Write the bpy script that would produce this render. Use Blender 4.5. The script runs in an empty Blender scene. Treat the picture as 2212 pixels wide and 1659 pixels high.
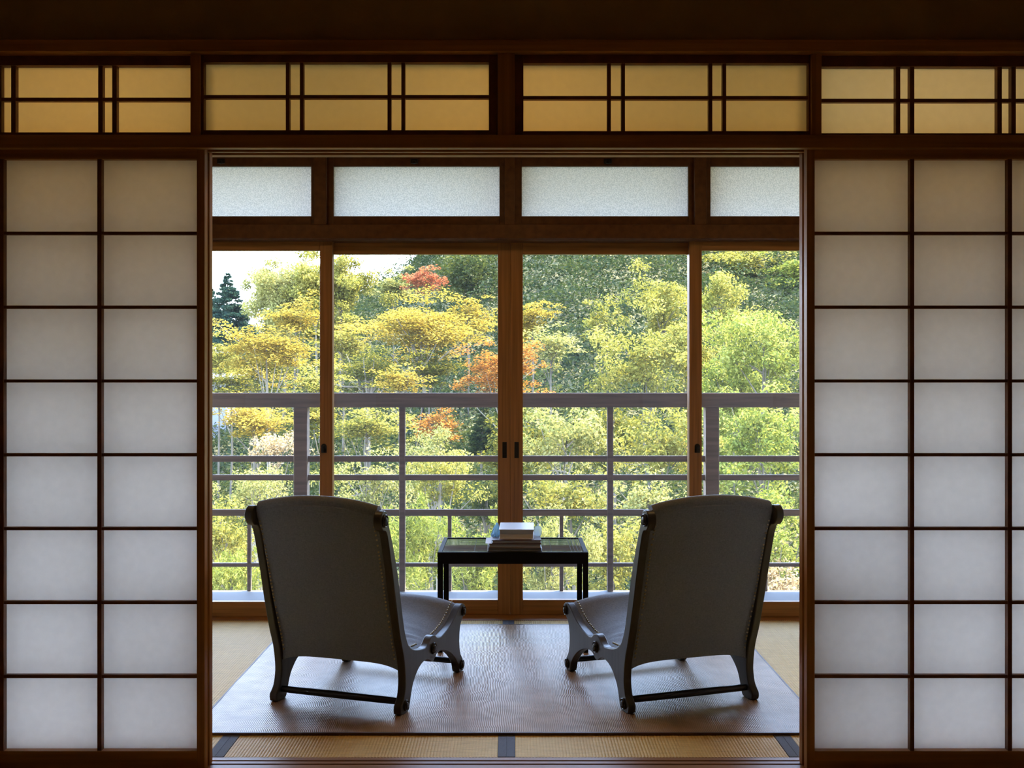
import bpy, bmesh, math, random
import numpy as np
from mathutils import Vector, noise
random.seed(4)
S = bpy.context.scene
COL = S.collection
F, H, CX, HY = 2212.0, 1.125, 1106.0, 822.0       # focal length in pixels, eye height, principal point

def PX(px, Y): return (px - CX) / F * Y           # photo column -> x at depth Y
def PZ(py, Y): return H - (py - HY) / F * Y       # photo row -> height at depth Y

# ------------------------------------------------------------------ materials
def mat(name):
    m = bpy.data.materials.new(name); m.use_nodes = True
    nt = m.node_tree; nt.nodes.clear()
    out = nt.nodes.new('ShaderNodeOutputMaterial')
    return m, nt, out
def N(nt, t, **kw):
    n = nt.nodes.new(t)
    for k, v in kw.items():
        if k in n.inputs: n.inputs[k].default_value = v
        else: setattr(n, k, v)
    return n
def L(nt, a, b): nt.links.new(a, b)
def c4(c): return (c[0], c[1], c[2], 1)

def principled(name, col, rough=.5, spec=.5, metal=0, var=.15, nscale=(8, 8, 8), bump=0, bscale=60, detail=4, coat=0):
    m, nt, out = mat(name)
    p = N(nt, 'ShaderNodeBsdfPrincipled', Roughness=rough, Metallic=metal)
    p.inputs['Specular IOR Level'].default_value = spec
    p.inputs['Coat Weight'].default_value = coat
    tc = N(nt, 'ShaderNodeTexCoord'); mp = N(nt, 'ShaderNodeMapping')
    mp.inputs['Scale'].default_value = nscale
    L(nt, tc.outputs['Object'], mp.inputs['Vector'])
    no = N(nt, 'ShaderNodeTexNoise', Scale=1.0, Detail=detail)
    L(nt, mp.outputs['Vector'], no.inputs['Vector'])
    r = N(nt, 'ShaderNodeValToRGB')
    r.color_ramp.elements[0].position = .3; r.color_ramp.elements[1].position = .7
    r.color_ramp.elements[0].color = c4([x * (1 - var) for x in col])
    r.color_ramp.elements[1].color = c4([min(1, x * (1 + var)) for x in col])
    L(nt, no.outputs['Fac'], r.inputs['Fac']); L(nt, r.outputs['Color'], p.inputs['Base Color'])
    if bump:
        n2 = N(nt, 'ShaderNodeTexNoise', Scale=bscale, Detail=3.0)
        L(nt, tc.outputs['Object'], n2.inputs['Vector'])
        b = N(nt, 'ShaderNodeBump', Strength=bump, Distance=.002)
        L(nt, n2.outputs['Fac'], b.inputs['Height']); L(nt, b.outputs['Normal'], p.inputs['Normal'])
    L(nt, p.outputs[0], out.inputs[0])
    return m

M = {}
M['wood_x'] = principled('cedar_across', (.40, .175, .050), .45, .4, nscale=(1.5, 60, 60), var=.3)
M['wood_z'] = principled('cedar_upright', (.40, .175, .050), .45, .4, nscale=(60, 60, 1.5), var=.3)
M['sash_x'] = principled('sash_wood_across', (.37, .17, .052), .4, .4, nscale=(2, 70, 70), var=.3)
M['sash_z'] = principled('sash_wood_upright', (.37, .17, .052), .4, .4, nscale=(70, 70, 2), var=.3)
M['window_wood'] = principled('dark_window_wood', (.125, .050, .018), .45, .3, nscale=(30, 30, 30), var=.25)
M['lattice'] = principled('dark_lattice_wood', (.18, .065, .022), .5, .35, nscale=(20, 20, 20), var=.2)
M['sill'] = principled('polished_sill_wood', (.34, .17, .075), .45, .22, nscale=(2, 70, 70), var=.25)
M['plaster'] = principled('brown_clay_plaster', (.38, .26, .14), .9, .1, bump=.3, bscale=90, var=.1)
M['beige'] = principled('beige_plaster', (.66, .54, .38), .9, .1, bump=.3, bscale=90, var=.06)
M['ceilwood'] = principled('ceiling_boards', (.74, .40, .11), .5, .3, nscale=(3, 40, 40), var=.2)
M['rail'] = principled('weathered_railing_wood', (.23, .18, .145), .75, .2, nscale=(3, 50, 50), var=.25)
M['concrete'] = principled('pale_concrete', (.11, .115, .122), .7, .3, var=.08, bump=.2)
M['heri'] = principled('blue_grey_mat_border', (.135, .14, .158), .8, .2, nscale=(300, 300, 300), var=.15)
M['chair_wood'] = principled('ebonised_wood', (.045, .042, .038), .38, .5, nscale=(60, 60, 4), var=.25)
M['rod'] = principled('black_turned_wood', (.018, .016, .015), .3, .5, var=.2)
M['brass'] = principled('aged_brass', (.45, .36, .22), .35, .5, metal=1, var=.2)
M['black_lacquer'] = principled('black_lacquer', (.012, .010, .009), .6, .05, var=.2)
M['dark_metal'] = principled('dark_metal', (.03, .03, .03), .4, .5, metal=.6, var=.1)
M['bark'] = principled('bark', (.10, .085, .06), .9, .2, nscale=(10, 10, 3), var=.4)
M['palebark'] = principled('pale_bark', (.17, .145, .105), .85, .2, nscale=(10, 10, 3), var=.3)
M['soil'] = principled('leaf_litter_soil', (.10, .09, .04), .95, .1, nscale=(1.5, 1.5, 1.5), var=.5)
M['housewall'] = principled('pale_house_wall', (.20, .205, .215), .8, .2, var=.05)
M['houseroof'] = principled('grey_tiled_roof', (.20, .215, .24), .7, .2, var=.15)
M['cover_white'] = principled('white_book_cover', (.78, .80, .84), .35, .5, var=.03)
M['cover_brown'] = principled('brown_book_cover', (.10, .055, .04), .5, .4, var=.15)
M['cover_grey'] = principled('grey_book_cover', (.12, .12, .14), .4, .5, var=.15)
M['pages'] = principled('page_edges', (.50, .44, .33), .9, .1, nscale=(4, 4, 900), var=.2)
M['bluecloth'] = principled('blue_cotton_cloth', (.22, .42, .60), .85, .2, nscale=(60, 60, 60), var=.4)
M['ceramic'] = principled('pale_blue_ceramic', (.68, .85, .90), .3, .5, nscale=(35, 35, 35), var=.2)
M['whiteslip'] = principled('white_paper_slip', (.85, .86, .88), .7, .2, var=.03)

def fabric(name, col):
    m, nt, out = mat(name)
    p = N(nt, 'ShaderNodeBsdfPrincipled', Roughness=.85)
    p.inputs['Specular IOR Level'].default_value = .25
    p.inputs['Sheen Weight'].default_value = .9; p.inputs['Sheen Roughness'].default_value = .35; p.inputs['Sheen Tint'].default_value = (.85, .93, 1, 1)
    tc = N(nt, 'ShaderNodeTexCoord')
    hs = []
    for sc in ((900, 120, 120), (120, 120, 900)):
        mp = N(nt, 'ShaderNodeMapping'); mp.inputs['Scale'].default_value = sc
        L(nt, tc.outputs['Object'], mp.inputs['Vector'])
        no = N(nt, 'ShaderNodeTexNoise', Scale=1.0, Detail=2.0); L(nt, mp.outputs['Vector'], no.inputs['Vector'])
        hs.append(no)
    a = N(nt, 'ShaderNodeMath', operation='ADD'); L(nt, hs[0].outputs['Fac'], a.inputs[0]); L(nt, hs[1].outputs['Fac'], a.inputs[1])
    r = N(nt, 'ShaderNodeMapRange'); r.inputs[1].default_value = .6; r.inputs[2].default_value = 1.4
    r.inputs[3].default_value = .7; r.inputs[4].default_value = 1.3
    L(nt, a.outputs[0], r.inputs[0])
    mx = N(nt, 'ShaderNodeVectorMath', operation='SCALE'); mx.inputs[0].default_value = col
    L(nt, r.outputs[0], mx.inputs['Scale']); L(nt, mx.outputs[0], p.inputs['Base Color'])
    b = N(nt, 'ShaderNodeBump', Strength=.3, Distance=.0008); L(nt, a.outputs[0], b.inputs['Height'])
    L(nt, b.outputs[0], p.inputs['Normal']); L(nt, p.outputs[0], out.inputs[0])
    return m
M['linen'] = fabric('charcoal_linen', (.215, .235, .26))

def tatami_mat():
    m, nt, out = mat('rush_tatami')
    p = N(nt, 'ShaderNodeBsdfPrincipled', Roughness=.55); p.inputs['Specular IOR Level'].default_value = .14
    tc = N(nt, 'ShaderNodeTexCoord'); mp = N(nt, 'ShaderNodeMapping'); mp.inputs['Scale'].default_value = (25, 320, 10)
    L(nt, tc.outputs['Object'], mp.inputs['Vector'])
    no = N(nt, 'ShaderNodeTexNoise', Scale=1.0, Detail=3.0); L(nt, mp.outputs['Vector'], no.inputs['Vector'])
    r = N(nt, 'ShaderNodeValToRGB'); r.color_ramp.elements[0].position = .3; r.color_ramp.elements[1].position = .7
    r.color_ramp.elements[0].color = (.64, .41, .12, 1); r.color_ramp.elements[1].color = (.84, .57, .18, 1)
    L(nt, no.outputs['Fac'], r.inputs[0]); L(nt, r.outputs[0], p.inputs['Base Color'])
    b = N(nt, 'ShaderNodeBump', Strength=.25, Distance=.001); L(nt, no.outputs['Fac'], b.inputs['Height'])
    L(nt, b.outputs[0], p.inputs['Normal']); L(nt, p.outputs[0], out.inputs[0])
    return m
M['tatami'] = tatami_mat()

def rug_mat():
    m, nt, out = mat('woven_rattan')
    p = N(nt, 'ShaderNodeBsdfPrincipled', Roughness=.30); p.inputs['Specular IOR Level'].default_value = .13
    tc = N(nt, 'ShaderNodeTexCoord'); sp = N(nt, 'ShaderNodeSeparateXYZ'); L(nt, tc.outputs['Object'], sp.inputs[0])
    def mth(op, a, b=None, c=None):
        n = N(nt, 'ShaderNodeMath', operation=op)
        for i, v in enumerate((a, b, c)):
            if v is None: continue
            if isinstance(v, (int, float)): n.inputs[i].default_value = v
            else: L(nt, v, n.inputs[i])
        return n.outputs[0]
    # broken herringbone of fine splints
    zig = mth('PINGPONG', sp.outputs['Y'], .045)
    wob = N(nt, 'ShaderNodeTexNoise', Scale=9.0, Detail=1.0); L(nt, tc.outputs['Object'], wob.inputs['Vector'])
    xx = mth('ADD', mth('ADD', sp.outputs['X'], mth('MULTIPLY', zig, .05)), mth('MULTIPLY', wob.outputs['Fac'], .016))
    w1 = mth('SINE', mth('MULTIPLY', xx, 2 * math.pi / .0060))
    w2 = mth('SINE', mth('MULTIPLY', sp.outputs['Y'], 2 * math.pi / .03))
    hgt = mth('ADD', w1, mth('MULTIPLY', w2, .10))
    no = N(nt, 'ShaderNodeTexNoise', Scale=14.0, Detail=5.0); L(nt, tc.outputs['Object'], no.inputs['Vector'])
    r = N(nt, 'ShaderNodeValToRGB'); r.color_ramp.elements[0].position = .3; r.color_ramp.elements[1].position = .7
    r.color_ramp.elements[0].color = (.32, .195, .105, 1); r.color_ramp.elements[1].color = (.45, .28, .165, 1)
    mxf = mth('ADD', no.outputs['Fac'], mth('MULTIPLY', w1, .12))
    L(nt, mxf, r.inputs[0]); L(nt, r.outputs[0], p.inputs['Base Color'])
    b = N(nt, 'ShaderNodeBump', Strength=.24, Distance=.0012); L(nt, hgt, b.inputs['Height'])
    L(nt, b.outputs[0], p.inputs['Normal']); L(nt, p.outputs[0], out.inputs[0])
    return m
M['rug'] = rug_mat()

def paper(name, col, fac=.75):
    m, nt, out = mat(name)
    d = N(nt, 'ShaderNodeBsdfDiffuse'); t = N(nt, 'ShaderNodeBsdfTranslucent')
    tc = N(nt, 'ShaderNodeTexCoord'); no = N(nt, 'ShaderNodeTexNoise', Scale=40.0, Detail=6.0)
    L(nt, tc.outputs['Object'], no.inputs['Vector'])
    r = N(nt, 'ShaderNodeValToRGB'); r.color_ramp.elements[0].position = .3; r.color_ramp.elements[1].position = .7
    r.color_ramp.elements[0].color = c4([x * .96 for x in col]); r.color_ramp.elements[1].color = c4(col)
    L(nt, no.outputs['Fac'], r.inputs[0])
    L(nt, r.outputs[0], d.inputs[0]); L(nt, r.outputs[0], t.inputs[0])
    mx = N(nt, 'ShaderNodeMixShader', Fac=fac); L(nt, d.outputs[0], mx.inputs[1]); L(nt, t.outputs[0], mx.inputs[2])
    L(nt, mx.outputs[0], out.inputs[0])
    return m
M['paper'] = paper('white_washi', (.95, .92, .885), .9)
M['paper_warm'] = paper('warm_light_washi', (.97, .86, .60), .95); M['paper_pale'] = paper('pale_warm_light_washi', (.97, .93, .78), .95)  # warm bounce light off the wooden ceiling put into the transom paper colour

def glass(name, dust, rough=0.0):
    m, nt, out = mat(name)
    tr = N(nt, 'ShaderNodeBsdfTransparent'); tr.inputs[0].default_value = (.985, .99, .985, 1)
    gl = N(nt, 'ShaderNodeBsdfGlossy', Roughness=rough); gl.inputs[0].default_value = (1, 1, 1, 1)
    fr = N(nt, 'ShaderNodeFresnel', IOR=1.3)
    mx = N(nt, 'ShaderNodeMixShader'); L(nt, fr.outputs[0], mx.inputs[0]); L(nt, tr.outputs[0], mx.inputs[1]); L(nt, gl.outputs[0], mx.inputs[2])
    ds = N(nt, 'ShaderNodeBsdfTranslucent'); ds.inputs[0].default_value = (.9, .92, .95, 1)
    m2 = N(nt, 'ShaderNodeMixShader', Fac=dust); L(nt, mx.outputs[0], m2.inputs[1]); L(nt, ds.outputs[0], m2.inputs[2])
    L(nt, m2.outputs[0], out.inputs[0])
    return m
M['glass'] = glass('clear_glass', .008)
def frosted():
    m, nt, out = mat('frosted_glass')
    t = N(nt, 'ShaderNodeBsdfTranslucent'); g = N(nt, 'ShaderNodeBsdfGlossy', Roughness=.35)
    tc = N(nt, 'ShaderNodeTexCoord'); no = N(nt, 'ShaderNodeTexNoise', Scale=210.0, Detail=2.0)
    L(nt, tc.outputs['Object'], no.inputs['Vector'])
    r = N(nt, 'ShaderNodeValToRGB'); r.color_ramp.elements[0].position = .38; r.color_ramp.elements[1].position = .62
    r.color_ramp.elements[0].color = (.62, .66, .67, 1); r.color_ramp.elements[1].color = (.90, .92, .92, 1)
    L(nt, no.outputs['Fac'], r.inputs[0]); L(nt, r.outputs[0], t.inputs[0])
    rg = N(nt, 'ShaderNodeBsdfRefraction', Roughness=.45, IOR=1.1)
    L(nt, r.outputs[0], rg.inputs[0])
    b = N(nt, 'ShaderNodeBump', Strength=.6, Distance=.003); L(nt, no.outputs['Fac'], b.inputs['Height'])
    L(nt, b.outputs[0], rg.inputs['Normal'])
    m0 = N(nt, 'ShaderNodeMixShader', Fac=.12); L(nt, t.outputs[0], m0.inputs[1]); L(nt, rg.outputs[0], m0.inputs[2])
    mx = N(nt, 'ShaderNodeMixShader', Fac=.06); L(nt, m0.outputs[0], mx.inputs[1]); L(nt, g.outputs[0], mx.inputs[2])
    L(nt, mx.outputs[0], out.inputs[0])
    return m
M['frosted'] = frosted()

LEAFM = {}
def leaf_mat(cols, tr=.5):
    """leaf colours: a few hues of one tree, mixed leaf by leaf and in soft patches"""
    key = (tuple(cols), tr)
    if key in LEAFM: return LEAFM[key]
    m, nt, out = mat('leaf')
    geo = N(nt, 'ShaderNodeNewGeometry'); tc = N(nt, 'ShaderNodeTexCoord')
    no = N(nt, 'ShaderNodeTexNoise', Scale=.9, Detail=2.0); L(nt, tc.outputs['Object'], no.inputs['Vector'])
    a = N(nt, 'ShaderNodeMath', operation='MULTIPLY'); a.inputs[1].default_value = .55
    L(nt, geo.outputs['Random Per Island'], a.inputs[0])
    b = N(nt, 'ShaderNodeMath', operation='MULTIPLY_ADD'); b.inputs[1].default_value = 1.1
    L(nt, no.outputs['Fac'], b.inputs[0]); L(nt, a.outputs[0], b.inputs[2])
    c = N(nt, 'ShaderNodeMath', operation='SUBTRACT'); c.inputs[1].default_value = .32; L(nt, b.outputs[0], c.inputs[0])
    r = N(nt, 'ShaderNodeValToRGB'); e = r.color_ramp.elements
    while len(e) < len(cols): e.new(.5)
    for i, cc in enumerate(cols):
        e[i].position = i / (len(cols) - 1); e[i].color = c4(cc)
    L(nt, c.outputs[0], r.inputs[0])
    d = N(nt, 'ShaderNodeBsdfDiffuse'); t = N(nt, 'ShaderNodeBsdfTranslucent'); g = N(nt, 'ShaderNodeBsdfGlossy', Roughness=.4)
    L(nt, r.outputs[0], d.inputs[0]); L(nt, r.outputs[0], t.inputs[0])
    mx = N(nt, 'ShaderNodeMixShader', Fac=tr); L(nt, d.outputs[0], mx.inputs[1]); L(nt, t.outputs[0], mx.inputs[2])
    m2 = N(nt, 'ShaderNodeMixShader', Fac=.006); L(nt, mx.outputs[0], m2.inputs[1]); L(nt, g.outputs[0], m2.inputs[2])
    L(nt, m2.outputs[0], out.inputs[0])
    LEAFM[key] = m
    return m

M['inlay'] = principled('pale_inlay', (.13, .135, .13), .8, .05, var=.05)
def gauzy(name, col, clear):
    m, nt, out = mat(name)
    d = N(nt, 'ShaderNodeBsdfDiffuse'); d.inputs[0].default_value = c4(col)
    t = N(nt, 'ShaderNodeBsdfTranslucent'); t.inputs[0].default_value = c4(col)
    c = N(nt, 'ShaderNodeBsdfTransparent'); c.inputs[0].default_value = c4([x**.5 for x in col])
    a = N(nt, 'ShaderNodeMixShader', Fac=.6); L(nt, d.outputs[0], a.inputs[1]); L(nt, t.outputs[0], a.inputs[2])
    b = N(nt, 'ShaderNodeMixShader', Fac=clear); L(nt, a.outputs[0], b.inputs[1]); L(nt, c.outputs[0], b.inputs[2])
    L(nt, b.outputs[0], out.inputs[0]); return m
M['bluecloth'] = gauzy('thin_blue_cloth', (.50, .74, .90), .35)
M['ceramic'] = gauzy('pale_translucent_shell', (.86, .95, .98), .5)

# ------------------------------------------------------------------ geometry helpers
class MB:
    def __init__(s): s.v = []; s.f = []
    def box(s, x0, x1, y0, y1, z0, z1):
        n = len(s.v)
        s.v += [(x0,y0,z0),(x1,y0,z0),(x1,y1,z0),(x0,y1,z0),(x0,y0,z1),(x1,y0,z1),(x1,y1,z1),(x0,y1,z1)]
        s.f += [tuple(n+i for i in q) for q in ((0,3,2,1),(4,5,6,7),(0,1,5,4),(1,2,6,5),(2,3,7,6),(3,0,4,7))]
        return s
    def prism(s, prof, a0, a1, axis):
        """2-D outline pushed along an axis; axis x: prof=(y,z), y: (x,z), z: (x,y)"""
        n = len(s.v); k = len(prof)
        for a in (a0, a1):
            for p, q in prof:
                s.v.append((a,p,q) if axis == 'x' else (p,a,q) if axis == 'y' else (p,q,a))
        s.f += [tuple(n+i for i in range(k)), tuple(n+k+i for i in reversed(range(k)))]
        for i in range(k):
            j = (i+1) % k
            s.f.append((n+i, n+k+i, n+k+j, n+j))
        return s
    def tube(s, pts, radii, sides=8, cap=True):
        n = len(s.v); pts = [Vector(p) for p in pts]
        if not isinstance(radii, (list, tuple)): radii = [radii]*len(pts)
        for i, p in enumerate(pts):
            d = (pts[min(i+1, len(pts)-1)] - pts[max(i-1, 0)]).normalized()
            u = d.cross(Vector((0,0,1)))
            if u.length < .05: u = d.cross(Vector((1,0,0)))
            u.normalize(); w = d.cross(u)
            for k in range(sides):
                a = 2*math.pi*k/sides
                s.v.append(tuple(p + (u*math.cos(a) + w*math.sin(a))*radii[i]))
        for i in range(len(pts)-1):
            for k in range(sides):
                j = (k+1) % sides; A = n+i*sides; B = A+sides
                s.f.append((A+k, A+j, B+j, B+k))
        if cap:
            s.f.append(tuple(n+k for k in reversed(range(sides))))
            s.f.append(tuple(n+(len(pts)-1)*sides+k for k in range(sides)))
        return s
    def lathe(s, prof, origin, axis, sides=20):
        """prof: (radius, distance along the axis)"""
        n = len(s.v); o = Vector(origin); ax = Vector(axis).normalized()
        u = ax.orthogonal().normalized(); w = ax.cross(u)
        for r, h in prof:
            for k in range(sides):
                a = 2*math.pi*k/sides
                s.v.append(tuple(o + ax*h + (u*math.cos(a)+w*math.sin(a))*max(r, 1e-4)))
        for i in range(len(prof)-1):
            for k in range(sides):
                j = (k+1) % sides; A = n+i*sides; B = A+sides
                s.f.append((A+k, A+j, B+j, B+k))
        s.f.append(tuple(n+k for k in reversed(range(sides))))
        s.f.append(tuple(n+(len(prof)-1)*sides+k for k in range(sides)))
        return s
    def grid(s, rows, closed=False):
        n = len(s.v); a = len(rows); b = len(rows[0])
        for r in rows: s.v += [tuple(p) for p in r]
        for i in range(a if closed else a-1):
            for j in range(b-1):
                i2 = (i+1) % a
                s.f.append((n+i*b+j, n+i*b+j+1, n+i2*b+j+1, n+i2*b+j))
        if closed:
            s.f.append(tuple(n+i*b for i in range(a))); s.f.append(tuple(n+i*b+b-1 for i in reversed(range(a))))
        return s
    def ball(s, c, r, seg=8, rings=5, sz=1.0):
        prof = [(r*math.sin(math.pi*i/rings), -r*sz*math.cos(math.pi*i/rings)) for i in range(rings+1)]
        return s.lathe(prof, c, (0,0,1), seg)
    def build(s, name, m, parent=None, smooth=False, bevel=0, local=False):
        me = bpy.data.meshes.new(name)
        v = s.v
        if parent is not None and not local:
            o = parent
            off = Vector((0,0,0))
            while o is not None: off += o.location; o = o.parent
            v = [(a-off[0], b-off[1], c-off[2]) for a, b, c in v]
        me.from_pydata(v, [], s.f)
        bm = bmesh.new(); bm.from_mesh(me); bmesh.ops.recalc_face_normals(bm, faces=bm.faces); bm.to_mesh(me); bm.free()
        me.materials.append(m)
        ob = bpy.data.objects.new(name, me); COL.objects.link(ob)
        if parent is not None: ob.parent = parent
        if smooth:
            me.polygons.foreach_set('use_smooth', [True]*len(me.polygons))
            try: me.set_sharp_from_angle(angle=math.radians(40))
            except Exception: pass
        if bevel:
            b = ob.modifiers.new('bevel', 'BEVEL'); b.width = bevel; b.segments = 2; b.limit_method = 'ANGLE'
        return ob

def tag(o, label, cat, group=None, kind=None):
    o['label'] = label; o['category'] = cat
    if group: o['group'] = group
    if kind: o['kind'] = kind
    return o
def thing(name, loc, label, cat, group=None, kind=None):
    o = bpy.data.objects.new(name, None); COL.objects.link(o); o.location = loc; o.empty_display_size = .1
    return tag(o, label, cat, group, kind)
def struct(o, label, cat): return tag(o, label, cat, None, 'structure')
def box(name, m, d, parent=None, bevel=0): return MB().box(*d).build(name, m, parent, bevel=bevel)
def spline(pts, sub=6, closed=True):
    out = []; n = len(pts)
    rng = range(n) if closed else range(n-1)
    for i in rng:
        g = (lambda k: pts[k % n]) if closed else (lambda k: pts[max(0, min(n-1, k))])
        p0, p1, p2, p3 = g(i-1), g(i), g(i+1), g(i+2)
        for k in range(sub):
            t = k/sub
            out.append(tuple(.5*(2*p1[c] + (p2[c]-p0[c])*t + (2*p0[c]-5*p1[c]+4*p2[c]-p3[c])*t*t + (3*p1[c]-p0[c]-3*p2[c]+p3[c])*t**3) for c in range(len(p1))))
    if not closed: out.append(tuple(pts[-1]))
    return out
def interp(pts, x):
    if x <= pts[0][0]: return pts[0][1]
    for (a, b), (c, d) in zip(pts, pts[1:]):
        if x <= c: return b + (d-b)*(x-a)/(c-a)
    return pts[-1][1]

# ------------------------------------------------------------------ room shell
WX = 2.78                                   # half width of the rooms
YB = -2.6                                   # wall behind the viewer
struct(box('floor', M['tatami'], (-WX, WX, YB, 2.90, -.06, -.005)), 'straw matting floor of the near room', 'floor')
struct(box('ceiling', M['ceilwood'], (-WX-.1, WX+.1, YB-.1, 3.04, 2.75, 2.85)), 'board ceiling of the near room', 'ceiling')
struct(box('wall_back', M['beige'], (-WX-.1, WX+.1, YB-.1, YB, -.1, 2.8)), 'clay plaster wall behind the viewer', 'wall')
struct(box('wall_left', M['beige'], (-WX-.1, -WX, YB, 5.0, -.1, 2.8)), 'clay plaster wall at the left end of both rooms', 'wall')
struct(box('wall_right', M['beige'], (WX, WX+.1, YB, 5.0, -.1, 2.8)), 'clay plaster wall at the right end of both rooms', 'wall')
struct(box('wall_front', M['plaster'], (-WX, WX, 2.96, 3.04, PZ(86, 2.94), 2.8)), 'dark brown clay wall above the paper transoms', 'wall')
for sx, w in ((-1, 'left'), (1, 'right')):
    struct(box('wall_' + w + '_return', M['plaster'], (min(sx*1.785, sx*WX), max(sx*1.785, sx*WX), 2.955, 3.04, .0005, 1.785)), 'clay wall at the %s end of the paper screens' % w, 'wall')
# long timbers of the opening
struct(box('trim_1', M['wood_x'], (-WX, WX, 2.925, 3.05, PZ(111, 2.925), PZ(85, 2.925)), bevel=.002), 'dark brown timber running above the paper transoms', 'beam')
gy = [2.93, 2.958, 2.978, 2.992, 3.012, 3.028, 3.05]
zt, zl = PZ(292, 2.93), PZ(320, 2.93)
def grooved(z_face, z_groove, ys, y0, y1, z_far):
    prof = [(y0, z_far), (y0, z_face)]
    for a, b in ys: prof += [(a, z_face), (a, z_groove), (b, z_groove), (b, z_face)]
    return prof + [(y1, z_face), (y1, z_far)]
tracks = [(2.949, 2.981), (2.990, 3.022)]
mb = MB().prism(grooved(zl, zl+.014, [(2.951, 2.979), (2.992, 3.020)], 2.925, 3.052, zt), -WX, WX, 'x')
struct(mb.build('trim_2', M['wood_x'], bevel=.0015), 'grooved lintel over the paper screens', 'lintel')
mb = MB().prism(grooved(0, -.006, [(2.9585, 2.9665), (2.9985, 3.0065), (3.026, 3.034)], 2.90, 3.058, -.05), -WX, WX, 'x')
struct(mb.build('trim_3', M['sill'], bevel=.001), 'polished grooved sill under the paper screens', 'sill')

# paper transoms between the two timbers
def transom(n, label, x0, x1, y, zs, pairs, frame, ws=.013, pm='paper_warm'):
    """zs: bottom and top of the paper; pairs: columns of the upright bars; frame: width of stile left/right, rail top/bottom"""
    r = thing('window_%d' % n, ((x0+x1)/2, y, zs[0]), label, 'transom', kind='structure')
    fl, fr, ft, fb = frame
    mb = MB()
    mb.box(x0-fl, x0, y, y+.028, zs[0]-fb, zs[1]+ft); mb.box(x1, x1+fr, y, y+.028, zs[0]-fb, zs[1]+ft)
    mb.box(x0, x1, y, y+.028, zs[1], zs[1]+ft); mb.box(x0, x1, y, y+.028, zs[0]-fb, zs[0])
    mb.build('window_frame', M['lattice'], r, bevel=.001)
    lb = MB()
    for p in pairs:
        if x0 < p < x1: lb.box(p-ws/2, p+ws/2, y+.004, y+.022, zs[0], zs[1])
    zm = (zs[0]+zs[1])/2
    lb.box(x0, x1, y+.006, y+.0215, zm-.005, zm+.005)
    lb.build('lattice', M['lattice'], r)
    box('paper', M[pm], (x0, x1, y+.022, y+.0235, zs[0], zs[1]), r)
    return r
yr = 2.955; q = lambda px: PX(px, yr); qz = lambda py: PZ(py, yr)
transom(1, 'paper transom over the left paper screen', -2.7, q(411.5), yr+.012, (qz(283.5), qz(138.5)), [q(242.5), q(212), q(23), q(-8), q(-197), q(-228)], (.03, .0, .036, .012))
transom(2, 'paper transom left of the centre post', q(440), q(1056), yr, (qz(281), qz(134.5)), [q(620.5), q(651), q(840.5), q(870.5)], (.015, .025, .03, .014), .0105)
transom(3, 'paper transom right of the centre post', q(1130.5), q(1746.7), yr, (qz(283), qz(136.5)), [q(1316), q(1346.5), q(1535.5), q(1565.5)], (.025, .012, .03, .012), .0105)
transom(4, 'paper transom over the right paper screen', q(1775), 2.7, yr+.012, (qz(285.5), qz(141)), [q(1944.5), q(1975), q(2165), q(2195.5), q(2385), q(2416)], (.0, .03, .037, .010), pm='paper_pale')
k = 5
for a, b, lab, y0 in ((1075, 1112, 'short post between the two middle paper transoms', 2.938), (411, 432, 'short post at the left end of the middle paper transoms', 2.945), (1753, 1775, 'short post at the right end of the middle paper transoms', 2.945)):
    struct(box('trim_%d' % (k-1), M['wood_z'], (PX(a, y0), PX(b, y0), y0, 3.02, zt, PZ(111, 2.93)), bevel=.0015), lab, 'post'); k += 1

# ------------------------------------------------------------------ paper screens
def shoji(label, x0, x1, y):
    r = thing('shoji_screen', ((x0+x1)/2, y+.015, 0), label, 'paper screen', 'sliding paper screens')
    t = .03; z1 = zl + .010; z0 = .001
    zb, ztop = .057, PZ(343, 2.95)
    sw = .0228
    for a in (x0, x1-sw):
        box('stile', M['wood_z'], (a, a+sw, y, y+t, z0, z1), r, bevel=.001)
    box('top_rail', M['wood_x'], (x0+sw, x1-sw, y+.001, y+t-.001, ztop, z1), r)
    box('bottom_rail', M['wood_x'], (x0+sw, x1-sw, y+.001, y+t-.001, z0, zb), r)
    lb = MB(); a, b = x0+sw, x1-sw
    for i in (1, 2):
        c = a+(b-a)*i/3; lb.box(c-.006, c+.006, y+.004, y+.0225, zb, ztop)
    for i in range(1, 8):
        c = zb+(ztop-zb)*i/8; lb.box(a, b, y+.006, y+.0215, c-.0045, c+.0045)
    lb.build('lattice', M['lattice'], r)
    box('paper', M['paper'], (a, b, y+.0225, y+.0235, zb, ztop), r)
    return r
xl, xr = PX(442, 2.95), PX(1743, 2.95)
shoji('paper screen left of the opening, nearer of its pair', xl-.892, xl, 2.950)
shoji('paper screen left of the opening, tucked behind its twin', xl-.890, xl+.002, 2.991)
shoji('paper screen right of the opening, nearer of its pair', xr, xr+.892, 2.950)
shoji('paper screen right of the opening, tucked behind its twin', xr-.002, xr+.890, 2.991)

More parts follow.
